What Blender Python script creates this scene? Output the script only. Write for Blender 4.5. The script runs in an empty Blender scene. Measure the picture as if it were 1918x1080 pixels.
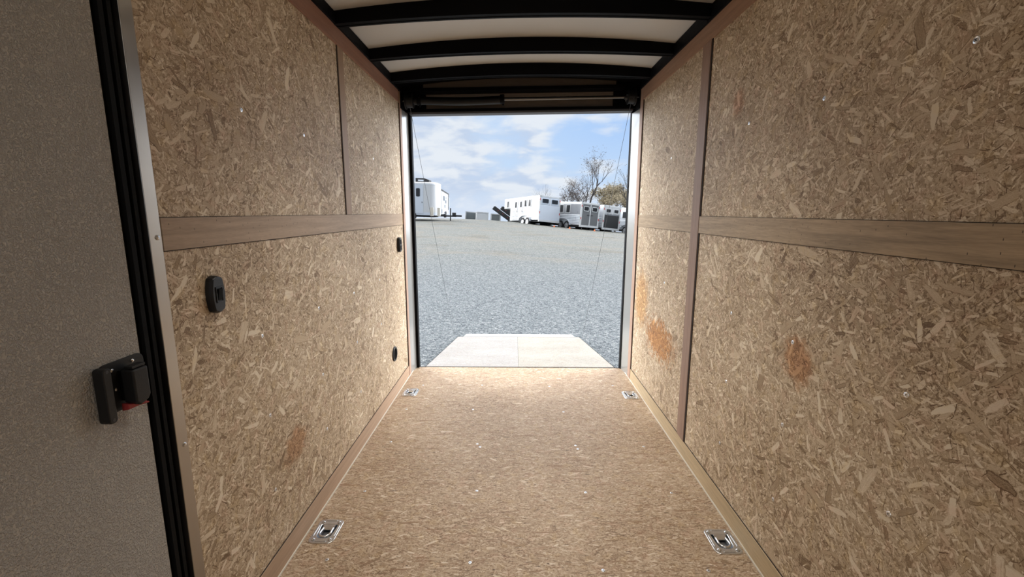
import bpy, bmesh, math, random
from mathutils import Vector, Matrix
# ---------------------------------------------------------------- camera, sky, light, exposure
SC = bpy.context.scene
COL = SC.collection
R = math.radians
PI = math.pi
W = 1.75                       # inner width of the cargo trailer
YB = 3.60                      # rear sill
FRONT = -2.1                   # front end, behind the camera

def cam_setup():
    cd = bpy.data.cameras.new('camera')
    cd.sensor_fit = 'HORIZONTAL'; cd.sensor_width = 36.0
    cd.lens = 36.0 * 835.87 / 1918.0
    cd.clip_start = 0.02; cd.clip_end = 500
    o = bpy.data.objects.new('camera', cd); COL.objects.link(o)
    yaw, pitch, roll = -0.0094, 0.1695, 0.0025
    cy, sy, cp, sp = math.cos(yaw), math.sin(yaw), math.cos(pitch), math.sin(pitch)
    fw = Vector((sy*cp, cy*cp, -sp)); rt = Vector((cy, -sy, 0)); up = rt.cross(fw)
    cr, sr = math.cos(roll), math.sin(roll)
    r2 = cr*rt + sr*up; u2 = -sr*rt + cr*up
    M = Matrix((r2, u2, -fw)).transposed().to_4x4()
    M.translation = Vector((0.8524, 0, 1.2895))
    o.matrix_world = M
    SC.camera = o
cam_setup()
SC.view_settings.view_transform = 'Standard'
SC.view_settings.look = 'None'
SC.view_settings.exposure = 0.0
SC.view_settings.gamma = 1.0
SC.view_settings.use_curve_mapping = False
SC.cycles.max_bounces = 8
SC.cycles.diffuse_bounces = 5

class NT:
    """small helper to write node trees"""
    def __init__(s, tree): s.t = tree; s.n = tree.nodes; s.l = tree.links
    def put(s, inp, v):
        if v is None: return
        if isinstance(v, bpy.types.NodeSocket): s.l.new(v, inp)
        else: inp.default_value = v
    def math(s, op, a, b=None, c=None, clamp=False):
        m = s.n.new('ShaderNodeMath'); m.operation = op; m.use_clamp = clamp
        for i, v in enumerate((a, b, c)):
            if v is not None: s.put(m.inputs[i], v)
        return m.outputs[0]
    def vmath(s, op, a, b=None):
        m = s.n.new('ShaderNodeVectorMath'); m.operation = op
        s.put(m.inputs[0], a)
        if b is not None:
            if op == 'SCALE': s.put(m.inputs['Scale'], b)
            else: s.put(m.inputs[1], b)
        return m.outputs['Value' if op in ('LENGTH', 'DOT_PRODUCT', 'DISTANCE') else 'Vector']
    def xyz(s, v):
        m = s.n.new('ShaderNodeSeparateXYZ'); s.put(m.inputs[0], v); return m.outputs
    def comb(s, x=0.0, y=0.0, z=0.0):
        m = s.n.new('ShaderNodeCombineXYZ')
        for i, v in enumerate((x, y, z)): s.put(m.inputs[i], v)
        return m.outputs[0]
    def noise(s, v, scale, detail=2.0, rough=0.5, dist=0.0, dim='3D'):
        m = s.n.new('ShaderNodeTexNoise'); m.noise_dimensions = dim
        if v is not None: s.put(m.inputs['Vector'], v)
        s.put(m.inputs['Scale'], scale); s.put(m.inputs['Detail'], detail)
        s.put(m.inputs['Roughness'], rough); s.put(m.inputs['Distortion'], dist)
        return m
    def ramp(s, fac, stops, interp='LINEAR'):
        m = s.n.new('ShaderNodeValToRGB'); m.color_ramp.interpolation = interp
        e = m.color_ramp.elements
        while len(e) < len(stops): e.new(0.5)
        for q, (p, c) in zip(e, stops):
            q.position = p; q.color = (c[0], c[1], c[2], 1) if not isinstance(c, (int, float)) else (c, c, c, 1)
        s.put(m.inputs[0], fac); return m.outputs[0]
    def mix(s, fac, a, b, blend='MIX'):
        m = s.n.new('ShaderNodeMix'); m.data_type = 'RGBA'; m.blend_type = blend; m.clamp_factor = True
        s.put(m.inputs[0], fac)
        s.put(m.inputs[6], a if isinstance(a, bpy.types.NodeSocket) else (*a[:3], 1))
        s.put(m.inputs[7], b if isinstance(b, bpy.types.NodeSocket) else (*b[:3], 1))
        return m.outputs[2]
    def smooth(s, v, a, b, o0=0.0, o1=1.0):
        m = s.n.new('ShaderNodeMapRange'); m.interpolation_type = 'SMOOTHSTEP'
        s.put(m.inputs[0], v); s.put(m.inputs[1], a); s.put(m.inputs[2], b); s.put(m.inputs[3], o0); s.put(m.inputs[4], o1)
        return m.outputs[0]

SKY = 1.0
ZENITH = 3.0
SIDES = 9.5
def world_setup():
    w = bpy.data.worlds.new('overcast_sky'); SC.world = w; w.use_nodes = True
    k = NT(w.node_tree); k.n.clear()
    out = k.n.new('ShaderNodeOutputWorld'); bg = k.n.new('ShaderNodeBackground')
    k.l.new(bg.outputs[0], out.inputs[0])
    tc = k.n.new('ShaderNodeTexCoord')
    d = tc.outputs['Generated']
    x, y, z = k.xyz(d)[:3]
    zc = k.math('ADD', k.math('ABSOLUTE', z), 0.16)
    p = k.comb(k.math('DIVIDE', x, zc), k.math('DIVIDE', y, zc), 0.0)
    p3 = k.comb(k.math('MULTIPLY', x, 5.0), k.math('MULTIPLY', y, 1.0), k.math('MULTIPLY', z, 9.0))
    n1 = k.noise(k.vmath('ADD', p3, (3.1, 1.7, 2.4)), 1.0, 5, 0.48, 0.3).outputs[0]
    n2 = k.noise(k.vmath('ADD', k.vmath('MULTIPLY', p3, (1.0, 1.0, 1.6)), (8.0, 2.0, 1.2)), 2.6, 5, 0.48, 0.25).outputs[0]
    # clear blue opens towards the upper right, cloudier to the left
    side = k.smooth(x, -0.20, 0.26)
    hi = k.smooth(z, 0.02, 0.22)
    blue = k.mix(side, (0.58, 0.74, 0.95), k.mix(hi, (0.58, 0.74, 0.95), (0.40, 0.61, 0.97)))
    cov = k.math('ADD', k.math('MULTIPLY', n1, 0.8), k.math('MULTIPLY', n2, 0.42))
    cov = k.math('SUBTRACT', cov, k.math('MULTIPLY', side, 0.16))
    cl = k.smooth(cov, 0.40, 0.62)
    shade = k.smooth(n2, 0.38, 0.62)
    cloud = k.mix(shade, (0.56, 0.66, 0.83), (0.82, 0.865, 0.92))
    c = k.mix(k.math('MULTIPLY', cl, 0.92), blue, cloud)
    hz = k.smooth(z, 0.0, 0.07, 1.0, 0.0)
    c = k.mix(k.math('MULTIPLY', hz, 0.6), c, (0.72, 0.80, 0.93))
    c = k.mix(k.smooth(z, 0.24, 0.6), c, (0.90, 0.91, 0.92))
    k.put(bg.inputs[0], c)
    # sky brightened out of view, overhead and to both sides, to fill the interior
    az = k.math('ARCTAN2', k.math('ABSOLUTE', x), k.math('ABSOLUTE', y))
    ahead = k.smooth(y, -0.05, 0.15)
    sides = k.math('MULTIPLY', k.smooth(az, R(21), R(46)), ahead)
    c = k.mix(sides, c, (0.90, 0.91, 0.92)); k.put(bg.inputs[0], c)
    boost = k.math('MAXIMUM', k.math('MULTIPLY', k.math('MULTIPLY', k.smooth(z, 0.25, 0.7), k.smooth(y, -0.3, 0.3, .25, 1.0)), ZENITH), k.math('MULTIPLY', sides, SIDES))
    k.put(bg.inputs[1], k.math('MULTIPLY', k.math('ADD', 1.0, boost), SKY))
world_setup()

# ---------------------------------------------------------------- mesh helpers
class MB:
    def __init__(s): s.v = []; s.f = []; s.sm = []
    def add(s, vs, fs, smooth=False):
        b = len(s.v); s.v += [tuple(p) for p in vs]
        s.f += [tuple(b+i for i in f) for f in fs]; s.sm += [smooth]*len(fs)
        return s
    def box(s, x0, x1, y0, y1, z0, z1):
        vs = [(x, y, z) for z in (z0, z1) for y in (y0, y1) for x in (x0, x1)]
        return s.add(vs, [(0, 2, 3, 1), (4, 5, 7, 6), (0, 1, 5, 4), (2, 6, 7, 3), (0, 4, 6, 2), (1, 3, 7, 5)])
    def hexa(s, a, b):
        """two quads a and b (4 points each, same winding)"""
        vs = list(a)+list(b)
        return s.add(vs, [(3, 2, 1, 0), (4, 5, 6, 7)]+[(i, (i+1) % 4, (i+1) % 4+4, i+4) for i in range(4)])
    def loft(s, rings, cap=True, smooth=False, closed=True):
        n = len(rings[0]); vs = [p for r in rings for p in r]; fs = []
        for k in range(len(rings)-1):
            for i in range(n if closed else n-1):
                j = (i+1) % n
                fs.append((k*n+i, k*n+j, (k+1)*n+j, (k+1)*n+i))
        if smooth:
            s.add(vs, fs, True)
            if cap: s.add(rings[0], [tuple(reversed(range(n)))]); s.add(rings[-1], [tuple(range(n))])
        else:
            if cap: fs += [tuple(reversed(range(n))), tuple((len(rings)-1)*n+i for i in range(n))]
            s.add(vs, fs)
        return s
    def tube(s, pts, rad, n=8, cap=True):
        pts = [Vector(p) for p in pts]
        if not isinstance(rad, (list, tuple)): rad = [rad]*len(pts)
        rings = []; ref = None
        for i, p in enumerate(pts):
            t = (pts[min(i+1, len(pts)-1)]-pts[max(i-1, 0)])
            if t.length < 1e-9: t = Vector((0, 0, 1))
            t.normalize()
            if ref is None: ref = Vector((0, 0, 1)) if abs(t.z) < .9 else Vector((1, 0, 0))
            a = (ref - t*ref.dot(t)).normalized(); b = t.cross(a); ref = a
            rings.append([p+(a*math.cos(2*PI*k/n)+b*math.sin(2*PI*k/n))*rad[i] for k in range(n)])
        return s.loft(rings, cap, True)
    def disc_stack(s, c, axis, prof, n=20):
        """lathe: prof = [(offset along axis, radius)...]"""
        c = Vector(c); a = Vector(axis).normalized()
        u = a.orthogonal().normalized(); v = a.cross(u)
        return s.loft([[c+a*o+(u*math.cos(2*PI*k/n)+v*math.sin(2*PI*k/n))*max(r, 1e-5) for k in range(n)] for o, r in prof], True, False)
    def build(s, name, mat, parent=None, bevel=0.0, seg=2):
        me = bpy.data.meshes.new(name); me.from_pydata(s.v, [], s.f); me.update()
        bm = bmesh.new(); bm.from_mesh(me)
        bmesh.ops.recalc_face_normals(bm, faces=bm.faces[:]); bm.to_mesh(me); bm.free()
        me.polygons.foreach_set('use_smooth', s.sm)
        me.materials.append(mat)
        o = bpy.data.objects.new(name, me); COL.objects.link(o)
        if parent: o.parent = parent
        if bevel:
            b = o.modifiers.new('bevel', 'BEVEL'); b.width = bevel; b.segments = seg; b.limit_method = 'ANGLE'
        return o
def rrect(w, h, r, n=5, cx=0.0, cy=0.0):
    """rounded rectangle outline, counter-clockwise"""
    pts = []
    for sx, sy, a0 in ((1, -1, -90), (1, 1, 0), (-1, 1, 90), (-1, -1, 180)):
        for k in range(n+1):
            a = R(a0+90*k/n)
            pts.append((cx+sx*(w/2-r)+r*math.cos(a), cy+sy*(h/2-r)+r*math.sin(a)))
    return pts
def empty(name, loc=(0, 0, 0)):
    o = bpy.data.objects.new(name, None); COL.objects.link(o); o.location = loc; o.empty_display_size = .1
    return o
def tag(o, label=None, cat=None, group=None, kind=None):
    if label: o['label'] = label
    if cat: o['category'] = cat
    if group: o['group'] = group
    if kind: o['kind'] = kind
    return o
def struct(o, label, cat, group=None): return tag(o, label, cat, group, 'structure')
def copy_tree(o, parent=None):
    c = o.copy(); COL.objects.link(c)
    if parent: c.parent = parent
    for ch in list(o.children): copy_tree(ch, c)
    return c

# ---------------------------------------------------------------- materials
def newmat(name):
    m = bpy.data.materials.new(name); m.use_nodes = True
    k = NT(m.node_tree); b = k.n['Principled BSDF']
    return m, k, b
def setb(k, b, **kw):
    for n, v in kw.items():
        k.put(b.inputs[n.replace('_', ' ')], v if not (isinstance(v, tuple) and len(v) == 3) else (*v, 1))
def objco(k):
    return k.n.new('ShaderNodeTexCoord').outputs['Object']
def bump(k, b, h, strength=.3, dist=.002):
    n = k.n.new('ShaderNodeBump'); k.put(n.inputs['Height'], h); k.put(n.inputs['Strength'], strength); k.put(n.inputs['Distance'], dist)
    k.l.new(n.outputs[0], b.inputs['Normal'])
def plain(name, col, rough=.5, metal=0.0, var=.06, scale=30.0, spec=None, bmp=0.0):
    m, k, b = newmat(name)
    n = k.noise(objco(k), scale, 3).outputs[0]
    lo = tuple(max(0, c*(1-var)) for c in col); hi = tuple(min(1, c*(1+var)) for c in col)
    setb(k, b, Base_Color=k.mix(n, lo, hi), Metallic=metal, Roughness=k.smooth(n, 0, 1, max(.02, rough-.05), rough+.05))
    if spec is not None: b.inputs['Specular IOR Level'].default_value = spec
    if bmp: bump(k, b, n, bmp, .001)
    return m

# --- one layer of wood flakes: a node group
def flake_group():
    g = bpy.data.node_groups.new('wood_flakes', 'ShaderNodeTree')
    I = g.interface
    for nm, typ, dv in (('Vector', 'NodeSocketVector', None), ('Scale', 'NodeSocketFloat', 20.0), ('Seed', 'NodeSocketFloat', 0.0),
                        ('Angle', 'NodeSocketFloat', 0.0), ('Spread', 'NodeSocketFloat', 6.28), ('Length', 'NodeSocketFloat', .5), ('Width', 'NodeSocketFloat', .16), ('Cover', 'NodeSocketFloat', .7), ('Bias', 'NodeSocketFloat', 0.0)):
        s_ = I.new_socket(nm, in_out='INPUT', socket_type=typ)
        if dv is not None: s_.default_value = dv
    I.new_socket('Mask', in_out='OUTPUT', socket_type='NodeSocketFloat')
    I.new_socket('Tone', in_out='OUTPUT', socket_type='NodeSocketFloat')
    I.new_socket('Shade', in_out='OUTPUT', socket_type='NodeSocketFloat')
    k = NT(g); gi = g.nodes.new('NodeGroupInput').outputs; go = g.nodes.new('NodeGroupOutput').inputs
    q = k.vmath('ADD', k.vmath('SCALE', gi['Vector'], gi['Scale']), k.comb(k.math('MULTIPLY', gi['Seed'], 7.31), k.math('MULTIPLY', gi['Seed'], 3.77), 0.0))
    rag = k.noise(q, 1.7, 4, .62, 0, '2D').outputs['Color']
    q2 = k.vmath('ADD', q, k.vmath('SCALE', k.vmath('SUBTRACT', rag, (.5, .5, .5)), .22))
    v = g.nodes.new('ShaderNodeTexVoronoi'); v.voronoi_dimensions = '2D'; v.inputs['Scale'].default_value = 1.0
    k.put(v.inputs['Vector'], q2)
    dvec = k.vmath('SUBTRACT', q2, v.outputs['Position'])
    rnd = k.xyz(v.outputs['Color'])
    ang = k.math('ADD', gi['Angle'], k.math('MULTIPLY', k.math('SUBTRACT', rnd[0], .5), gi['Spread']))
    cs, sn = k.math('COSINE', ang), k.math('SINE', ang)
    dx, dy = k.xyz(dvec)[:2]
    u = k.math('ADD', k.math('MULTIPLY', dx, cs), k.math('MULTIPLY', dy, sn))
    w_ = k.math('SUBTRACT', k.math('MULTIPLY', dy, cs), k.math('MULTIPLY', dx, sn))
    wn = g.nodes.new('ShaderNodeTexWhiteNoise'); wn.noise_dimensions = '3D'; k.put(wn.inputs[0], k.vmath('ADD', v.outputs['Color'], k.comb(gi['Seed'], 0.0, 0.0)))
    r2 = k.xyz(wn.outputs['Color'])
    L_ = k.math('MULTIPLY', gi['Length'], k.math('ADD', .55, k.math('MULTIPLY', rnd[1], .9)))
    W_ = k.math('MULTIPLY', gi['Width'], k.math('ADD', .35, k.math('MULTIPLY', rnd[2], 1.3)))
    ru = k.math('DIVIDE', u, L_)
    W_ = k.math('MULTIPLY', W_, k.math('SUBTRACT', 1.0, k.math('MULTIPLY', k.math('POWER', k.math('ABSOLUTE', k.math('ADD', k.math('MULTIPLY', ru, .7), k.math('MULTIPLY', k.math('SUBTRACT', r2[2], .5), .6))), 2.0), .8)))
    eu = k.math('SUBTRACT', L_, k.math('ABSOLUTE', u)); ew = k.math('SUBTRACT', W_, k.math('ABSOLUTE', w_))
    e = k.math('MINIMUM', eu, ew)
    on = k.math('LESS_THAN', r2[1], gi['Cover'])
    k.put(go['Mask'], k.math('MULTIPLY', k.smooth(e, 0.0, .012), on))
    gr = k.noise(k.comb(k.math('MULTIPLY', u, 2.5), k.math('MULTIPLY', w_, 38.0), k.math('MULTIPLY', rnd[2], 50.0)), 1.0, 3, .6).outputs[0]
    tone = k.math('ADD', k.math('ADD', k.math('ADD', .13, k.math('MULTIPLY', r2[0], .83)), gi['Bias']), k.math('MULTIPLY', k.math('SUBTRACT', gr, .5), .55))
    k.put(go['Tone'], tone)
    # thin painted shadow along the flake's edges, strongest on one long side
    oneside = k.smooth(w_, k.math('MULTIPLY', W_, -1.0), W_, 1.0, .35)
    k.put(go['Shade'], k.math('MULTIPLY', k.smooth(e, 0.0, .045, 1.0, 0.0), oneside))
    return g
FLAKES = flake_group()
OSB_RAMP = [(0.0, (.15, .092, .05)), (.10, (.27, .19, .116)), (.34, (.43, .325, .215)), (.60, (.53, .418, .288)), (.82, (.63, .52, .38)), (1.0, (.75, .66, .52))]
def osb(name, plane, layers, ramp=OSB_RAMP, stains=(), gain=1.0, sat=1.0, bstr=.35, rough=.62, crack=0.0, flat=0.0):
    """oriented strand board; layers = [(scale, seed, angle, spread, length, width, cover)]"""
    m, k, b = newmat(name)
    x, y, z = k.xyz(objco(k))[:3]
    co = k.comb(*{'yz': (y, z, 0.0), 'xy': (x, y, 0.0)}[plane])
    wob = k.noise(co, 4.0, 2, .5, 0, '2D').outputs['Color']
    co = k.vmath('ADD', co, k.vmath('SCALE', k.vmath('SUBTRACT', wob, (.5, .5, .5)), .035))
    base = k.noise(k.vmath('MULTIPLY', co, (1, 1, 1)), 130.0, 4, .65, .6, '2D').outputs[0]
    tone = k.smooth(base, .27, .73, .08, .78)
    for sc, seed, an, sp, ln, wd, cv, bi in layers:
        f = k.n.new('ShaderNodeGroup'); f.node_tree = FLAKES
        k.put(f.inputs['Vector'], co)
        for nm, vv in zip(('Scale', 'Seed', 'Angle', 'Spread', 'Length', 'Width', 'Cover', 'Bias'), (sc, seed, an, sp, ln, wd, cv, bi)): k.put(f.inputs[nm], vv)
        t = k.math('SUBTRACT', f.outputs['Tone'], k.math('MULTIPLY', f.outputs['Shade'], .52))
        mx = k.n.new('ShaderNodeMix'); k.put(mx.inputs[0], f.outputs['Mask']); k.put(mx.inputs[2], tone); k.put(mx.inputs[3], t); tone = mx.outputs[0]
    fine = k.noise(k.vmath('MULTIPLY', co, (1.0, 1.5, 1.0)), 330.0, 3, .6, .4, '2D').outputs[0]
    tone = k.math('ADD', tone, k.math('MULTIPLY', k.math('SUBTRACT', fine, .5), .5))
    tone = k.math('ADD', k.math('MULTIPLY', k.math('SUBTRACT', tone, .5), 1.2), .5)
    if flat: tone = k.math('ADD', k.math('MULTIPLY', tone, 1-flat), .55*flat)
    big = k.noise(co, 2.3, 3, .5, 0, '2D').outputs[0]
    tone = k.math('ADD', tone, k.math('MULTIPLY', k.math('SUBTRACT', big, .5), .42), clamp=True)
    c = k.ramp(tone, ramp)
    hue = k.noise(co, 21.0, 2, .5, 0, '2D').outputs[0]
    c = k.mix(k.smooth(hue, .52, .75, 0, .5), c, k.mix(1.0, c, (1.0, .88, .86), 'MULTIPLY'))
    c = k.mix(k.smooth(hue, .45, .25, 0, .5), c, k.mix(1.0, c, (1.03, .97, .80), 'MULTIPLY'))
    if crack:
        sx = k.noise(k.vmath('MULTIPLY', co, (26.0, 150.0, 1.0)), 1.0, 3, .55, .5, '2D').outputs[0]
        cr = k.smooth(sx, .36, .26)
        c = k.mix(k.math('MULTIPLY', cr, crack), c, (.10, .062, .038))
        sx2 = k.noise(k.vmath('MULTIPLY', k.vmath('ADD', co, (5.0, 3.0, 0)), (9.0, 55.0, 1.0)), 1.0, 4, .6, .4, '2D').outputs[0]
        c = k.mix(k.math('MULTIPLY', k.smooth(sx2, .42, .28), crack*.75), c, (.21, .115, .06))
    for (sy_, sz_, ry, rz, amt, scol) in stains:
        dn = k.noise(co, 26.0, 4, .65, 0, '2D').outputs['Color']
        cc = k.vmath('ADD', co, k.vmath('SCALE', k.vmath('SUBTRACT', dn, (.5, .5, .5)), ry*1.1))
        dd = k.vmath('LENGTH', k.vmath('MULTIPLY', k.vmath('SUBTRACT', cc, (sy_, sz_, 0)), (1/ry, 1/rz, 0)))
        fac = k.math('MULTIPLY', k.smooth(dd, .55, 1.15, 1.0, 0.0), amt)
        c = k.mix(fac, c, k.mix(1.0, c, scol, 'MULTIPLY'))
    if gain != 1.0: c = k.mix(1.0, c, (gain, gain, gain), 'MULTIPLY')
    setb(k, b, Base_Color=c, Roughness=rough)
    b.inputs['Specular IOR Level'].default_value = .35
    bump(k, b, k.noise(objco(k), 110.0, 3, .6).outputs[0], bstr, .0012)
    return m
ST = (.80, .50, .30)
WALL_LAYERS = [(110, 1.3, .4, 6.3, .62, .19, .85, 0.0), (66, 5.1, .2, 3.0, .72, .15, .75, 0.0), (46, 2.2, .15, 2.2, .72, .14, .55, .02), (50, 8.4, .2, 4.5, .75, .04, .45, -.5),
               (32, 3.9, 0.1, 2.4, .72, .14, .50, 0.0), (21, 6.6, .1, 2.8, .72, .12, .34, .05), (13, 9.2, .2, 4.0, .60, .14, .20, .04), (34, 7.7, .0, 3.2, .76, .035, .35, .15)]
M = {}
M['osb_left'] = osb('osb_wall_left', 'yz', WALL_LAYERS, stains=[(1.60, .40, .09, .075, .75, (.72, .48, .32))], gain=1.0)
M['osb_right'] = osb('osb_wall_right', 'yz', [(a, s+20.7, *r) for a, s, *r in WALL_LAYERS],
    stains=[(1.37, .82, .085, .085, .8, ST), (1.92, 1.73, .05, .06, .7, (.78, .5, .38)), (2.72, .50, .30, .13, .95, (.84, .50, .22)), (3.15, .68, .17, .22, .8, (.95, .66, .33))])
FL_RAMP = [(0.0, (.15, .088, .048)), (.2, (.27, .183, .113)), (.5, (.40, .298, .202)), (.8, (.50, .392, .285)), (1.0, (.62, .525, .42))]
FLOOR_LAYERS = [(80, 1.9, 0.0, 1.2, .7, .13, .9, 0.0), (55, 5.7, 0.0, 1.0, .72, .11, .7, 0.0), (36, 3.3, 0.0, 1.1, .72, .10, .45, .03), (26, 7.1, 0.0, 1.0, .75, .03, .5, -.35), (19, 2.6, .1, 1.4, .62, .09, .18, .03)]
M['osb_floor'] = osb('osb_floor', 'xy', FLOOR_LAYERS, ramp=FL_RAMP, crack=1.0, flat=.10, bstr=.25, rough=.5)
RP_RAMP = [(0.0, (.11, .09, .07)), (.3, (.225, .207, .178)), (.6, (.285, .27, .236)), (1.0, (.325, .312, .277))]
M['ramp_board'] = osb('ramp_board', 'xy', FLOOR_LAYERS, ramp=RP_RAMP, crack=.6, flat=.15, bstr=.1, rough=.55)
M['ramp_board_cool'] = osb('ramp_board_cool', 'xy', [(a, s+9.1, *r) for a, s, *r in FLOOR_LAYERS], ramp=[(p, (c[0]*.99, c[1]*1.01, c[2]*1.10)) for p, c in RP_RAMP], crack=.5, flat=.2, bstr=.1, rough=.5)

def wood(name, col, axis, nails=0.0, dark=.75, light=1.12, gs=1.0, rough=.55):
    m, k, b = newmat(name)
    x, y, z = k.xyz(objco(k))[:3]
    a, c_ = {'y': (y, z), 'z': (z, y), 'x': (x, z)}[axis]
    co = k.comb(k.math('MULTIPLY', a, 3.0*gs), k.math('MULTIPLY', c_, 60.0*gs), k.math('MULTIPLY', x, 8.0))
    n = k.noise(co, 1.0, 5, .6, .6).outputs[0]
    n2 = k.noise(k.comb(k.math('MULTIPLY', a, 30.0), k.math('MULTIPLY', c_, 420.0), x), 1.0, 3, .6).outputs[0]
    t = k.math('ADD', k.math('MULTIPLY', n, .65), k.math('MULTIPLY', n2, .35))
    c = k.mix(k.smooth(t, .3, .7), tuple(q*dark for q in col), tuple(min(1, q*light) for q in col))
    if nails:
        cc = k.comb(k.math('MULTIPLY', a, 34.0), k.math('MULTIPLY', c_, 34.0), 0.0)
        v = k.n.new('ShaderNodeTexVoronoi'); v.voronoi_dimensions = '2D'; v.inputs['Scale'].default_value = 1.0; k.put(v.inputs['Vector'], cc)
        dd = k.vmath('MULTIPLY', k.vmath('SUBTRACT', cc, v.outputs['Position']), (2.6, 1.0, 0.0))
        r_ = k.xyz(v.outputs['Color'])[0]
        spot = k.math('MULTIPLY', k.smooth(k.vmath('LENGTH', dd), .10, .06, 0, 1) if False else k.smooth(k.vmath('LENGTH', dd), .07, .11, 1, 0), k.math('LESS_THAN', r_, nails))
        c = k.mix(k.math('MULTIPLY', spot, .85), c, (.05, .035, .025))
    setb(k, b, Base_Color=c, Roughness=rough); b.inputs['Specular IOR Level'].default_value = .35
    bump(k, b, n2, .12, .0006)
    return m
M['rail_l'] = wood('rail_wood_left', (.40, .29, .195), 'y', nails=.32, gs=.8)
M['rail_r'] = wood('rail_wood_right', (.42, .31, .195), 'y', nails=.32, gs=1.2, dark=.62)
M['crown_l'] = wood('crown_wood_red', (.31, .165, .115), 'y', dark=.82)
M['crown_r'] = wood('crown_wood_brown', (.34, .205, .135), 'y', dark=.82)
M['strip_l'] = wood('stud_strip_tan', (.34, .225, .145), 'z', dark=.85)
M['strip_r'] = wood('stud_strip_brown', (.295, .19, .14), 'z', dark=.8)
M['base_l'] = wood('baseboard_wood_pinkish', (.43, .30, .205), 'y', dark=.85)
M['base_r'] = wood('baseboard_wood_pine', (.50, .385, .24), 'y', dark=.82, gs=1.6)
M['end_strip'] = wood('end_strip_wood', (.39, .255, .19), 'z', dark=.85)
M['lip'] = plain('pale_floor_lip', (.62, .58, .50), .5)
M['gap'] = plain('dark_seam', (.03, .02, .016), .9)
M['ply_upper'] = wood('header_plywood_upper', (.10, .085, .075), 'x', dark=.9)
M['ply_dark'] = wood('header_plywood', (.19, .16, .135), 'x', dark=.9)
M['black'] = plain('black_painted_steel', (.004, .004, .005), .55, spec=.06)
M['black_soft'] = plain('black_rubber', (.005, .005, .005), .7, spec=.12)
M['rubber_grey'] = plain('grey_rubber_strip', (.10, .105, .12), .55)
M['skin'] = plain('white_roof_skin', (.62, .62, .61), .38, scale=6, var=.02)
M['jamb'] = plain('satin_white_jamb', (.40, .40, .385), .2, metal=.5, scale=5, var=.03)
M['alu'] = plain('mill_aluminium', (.40, .375, .34), .32, metal=1.0, scale=14, var=.05)
M['screw'] = plain('zinc_screw', (.75, .77, .80), .28, metal=.9, var=.03)
M['recess'] = plain('screw_recess', (.03, .03, .035), .6)
M['zinc'] = plain('zinc_plated_steel', (.60, .61, .62), .24, metal=1.0, scale=60, var=.08)
M['cup'] = plain('zinc_cup_steel', (.20, .22, .25), .35, metal=1.0, scale=60, var=.1)
M['plastic'] = plain('black_plastic', (.009, .0095, .011), .42, spec=.35, scale=200, var=.2)
M['powder'] = plain('black_powder_coat', (.011, .011, .0112), .48, spec=.3, scale=400, var=.4, bmp=.15)
M['red'] = plain('red_plastic', (.30, .035, .035), .4)
M['steel'] = plain('bright_steel_rod', (.16, .15, .14), .34, metal=1.0)
M['spring'] = plain('dark_spring_sleeve', (.006, .006, .007), .5, spec=.3)
M['cable'] = plain('steel_cable', (.10, .10, .11), .45, metal=.6)
def door_mat():
    m, k, b = newmat('pebbled_door_panel')
    o = objco(k)
    n = k.noise(o, 240.0, 3, .55).outputs[0]
    n2 = k.noise(o, 90.0, 2).outputs[0]
    h = k.smooth(n, .40, .66)
    setb(k, b, Base_Color=k.mix(h, (.46, .43, .385), (.52, .49, .445)), Roughness=.45)
    b.inputs['Specular IOR Level'].default_value = .4
    bump(k, b, k.math('ADD', h, k.math('MULTIPLY', n2, .4)), 1.0, .0032)
    return m
M['door'] = door_mat()

# ---------------------------------------------------------------- the trailer's shell
# floor with pockets for the tie-down rings
RINGS = [(.030, .132, 1.556, 1.694), (1.624, 1.732, 1.520, 1.656), (.038, .142, 2.985, 3.120), (1.620, 1.726, 2.960, 3.094)]
def floor():
    xs = {0.0, W}; ys = {FRONT, YB-.008}
    holes = []
    for x0, x1, y0, y1 in RINGS:
        cx, cy = (x0+x1)/2, (y0+y1)/2
        h = (cx-.0345, cx+.0345, cy-.047, cy+.040); holes.append(h)
        xs |= {h[0], h[1]}; ys |= {h[2], h[3]}
    xs, ys = sorted(xs), sorted(ys); mb = MB()
    def hole(cx, cy): return any(a < cx < b and c < cy < d for a, b, c, d in holes)
    def solid(i, j): return 0 <= i < len(xs)-1 and 0 <= j < len(ys)-1 and not hole((xs[i]+xs[i+1])/2, (ys[j]+ys[j+1])/2)
    T = .03
    for i in range(len(xs)-1):
        for j in range(len(ys)-1):
            if not solid(i, j): continue
            a, b, c, d = xs[i], xs[i+1], ys[j], ys[j+1]
            mb.add([(a, c, 0), (b, c, 0), (b, d, 0), (a, d, 0)], [(0, 1, 2, 3)])
            mb.add([(a, c, -T), (b, c, -T), (b, d, -T), (a, d, -T)], [(3, 2, 1, 0)])
            for (di, dj, p, q) in ((-1, 0, (a, d), (a, c)), (1, 0, (b, c), (b, d)), (0, -1, (a, c), (b, c)), (0, 1, (b, d), (a, d))):
                if not solid(i+di, j+dj):
                    mb.add([(*p, -T), (*q, -T), (*q, 0), (*p, 0)], [(0, 1, 2, 3)])
    me = mb.build('floor', M['osb_floor'])
    return struct(me, 'strand board trailer floor with screws and recessed rings', 'floor')
FL = floor()

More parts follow.
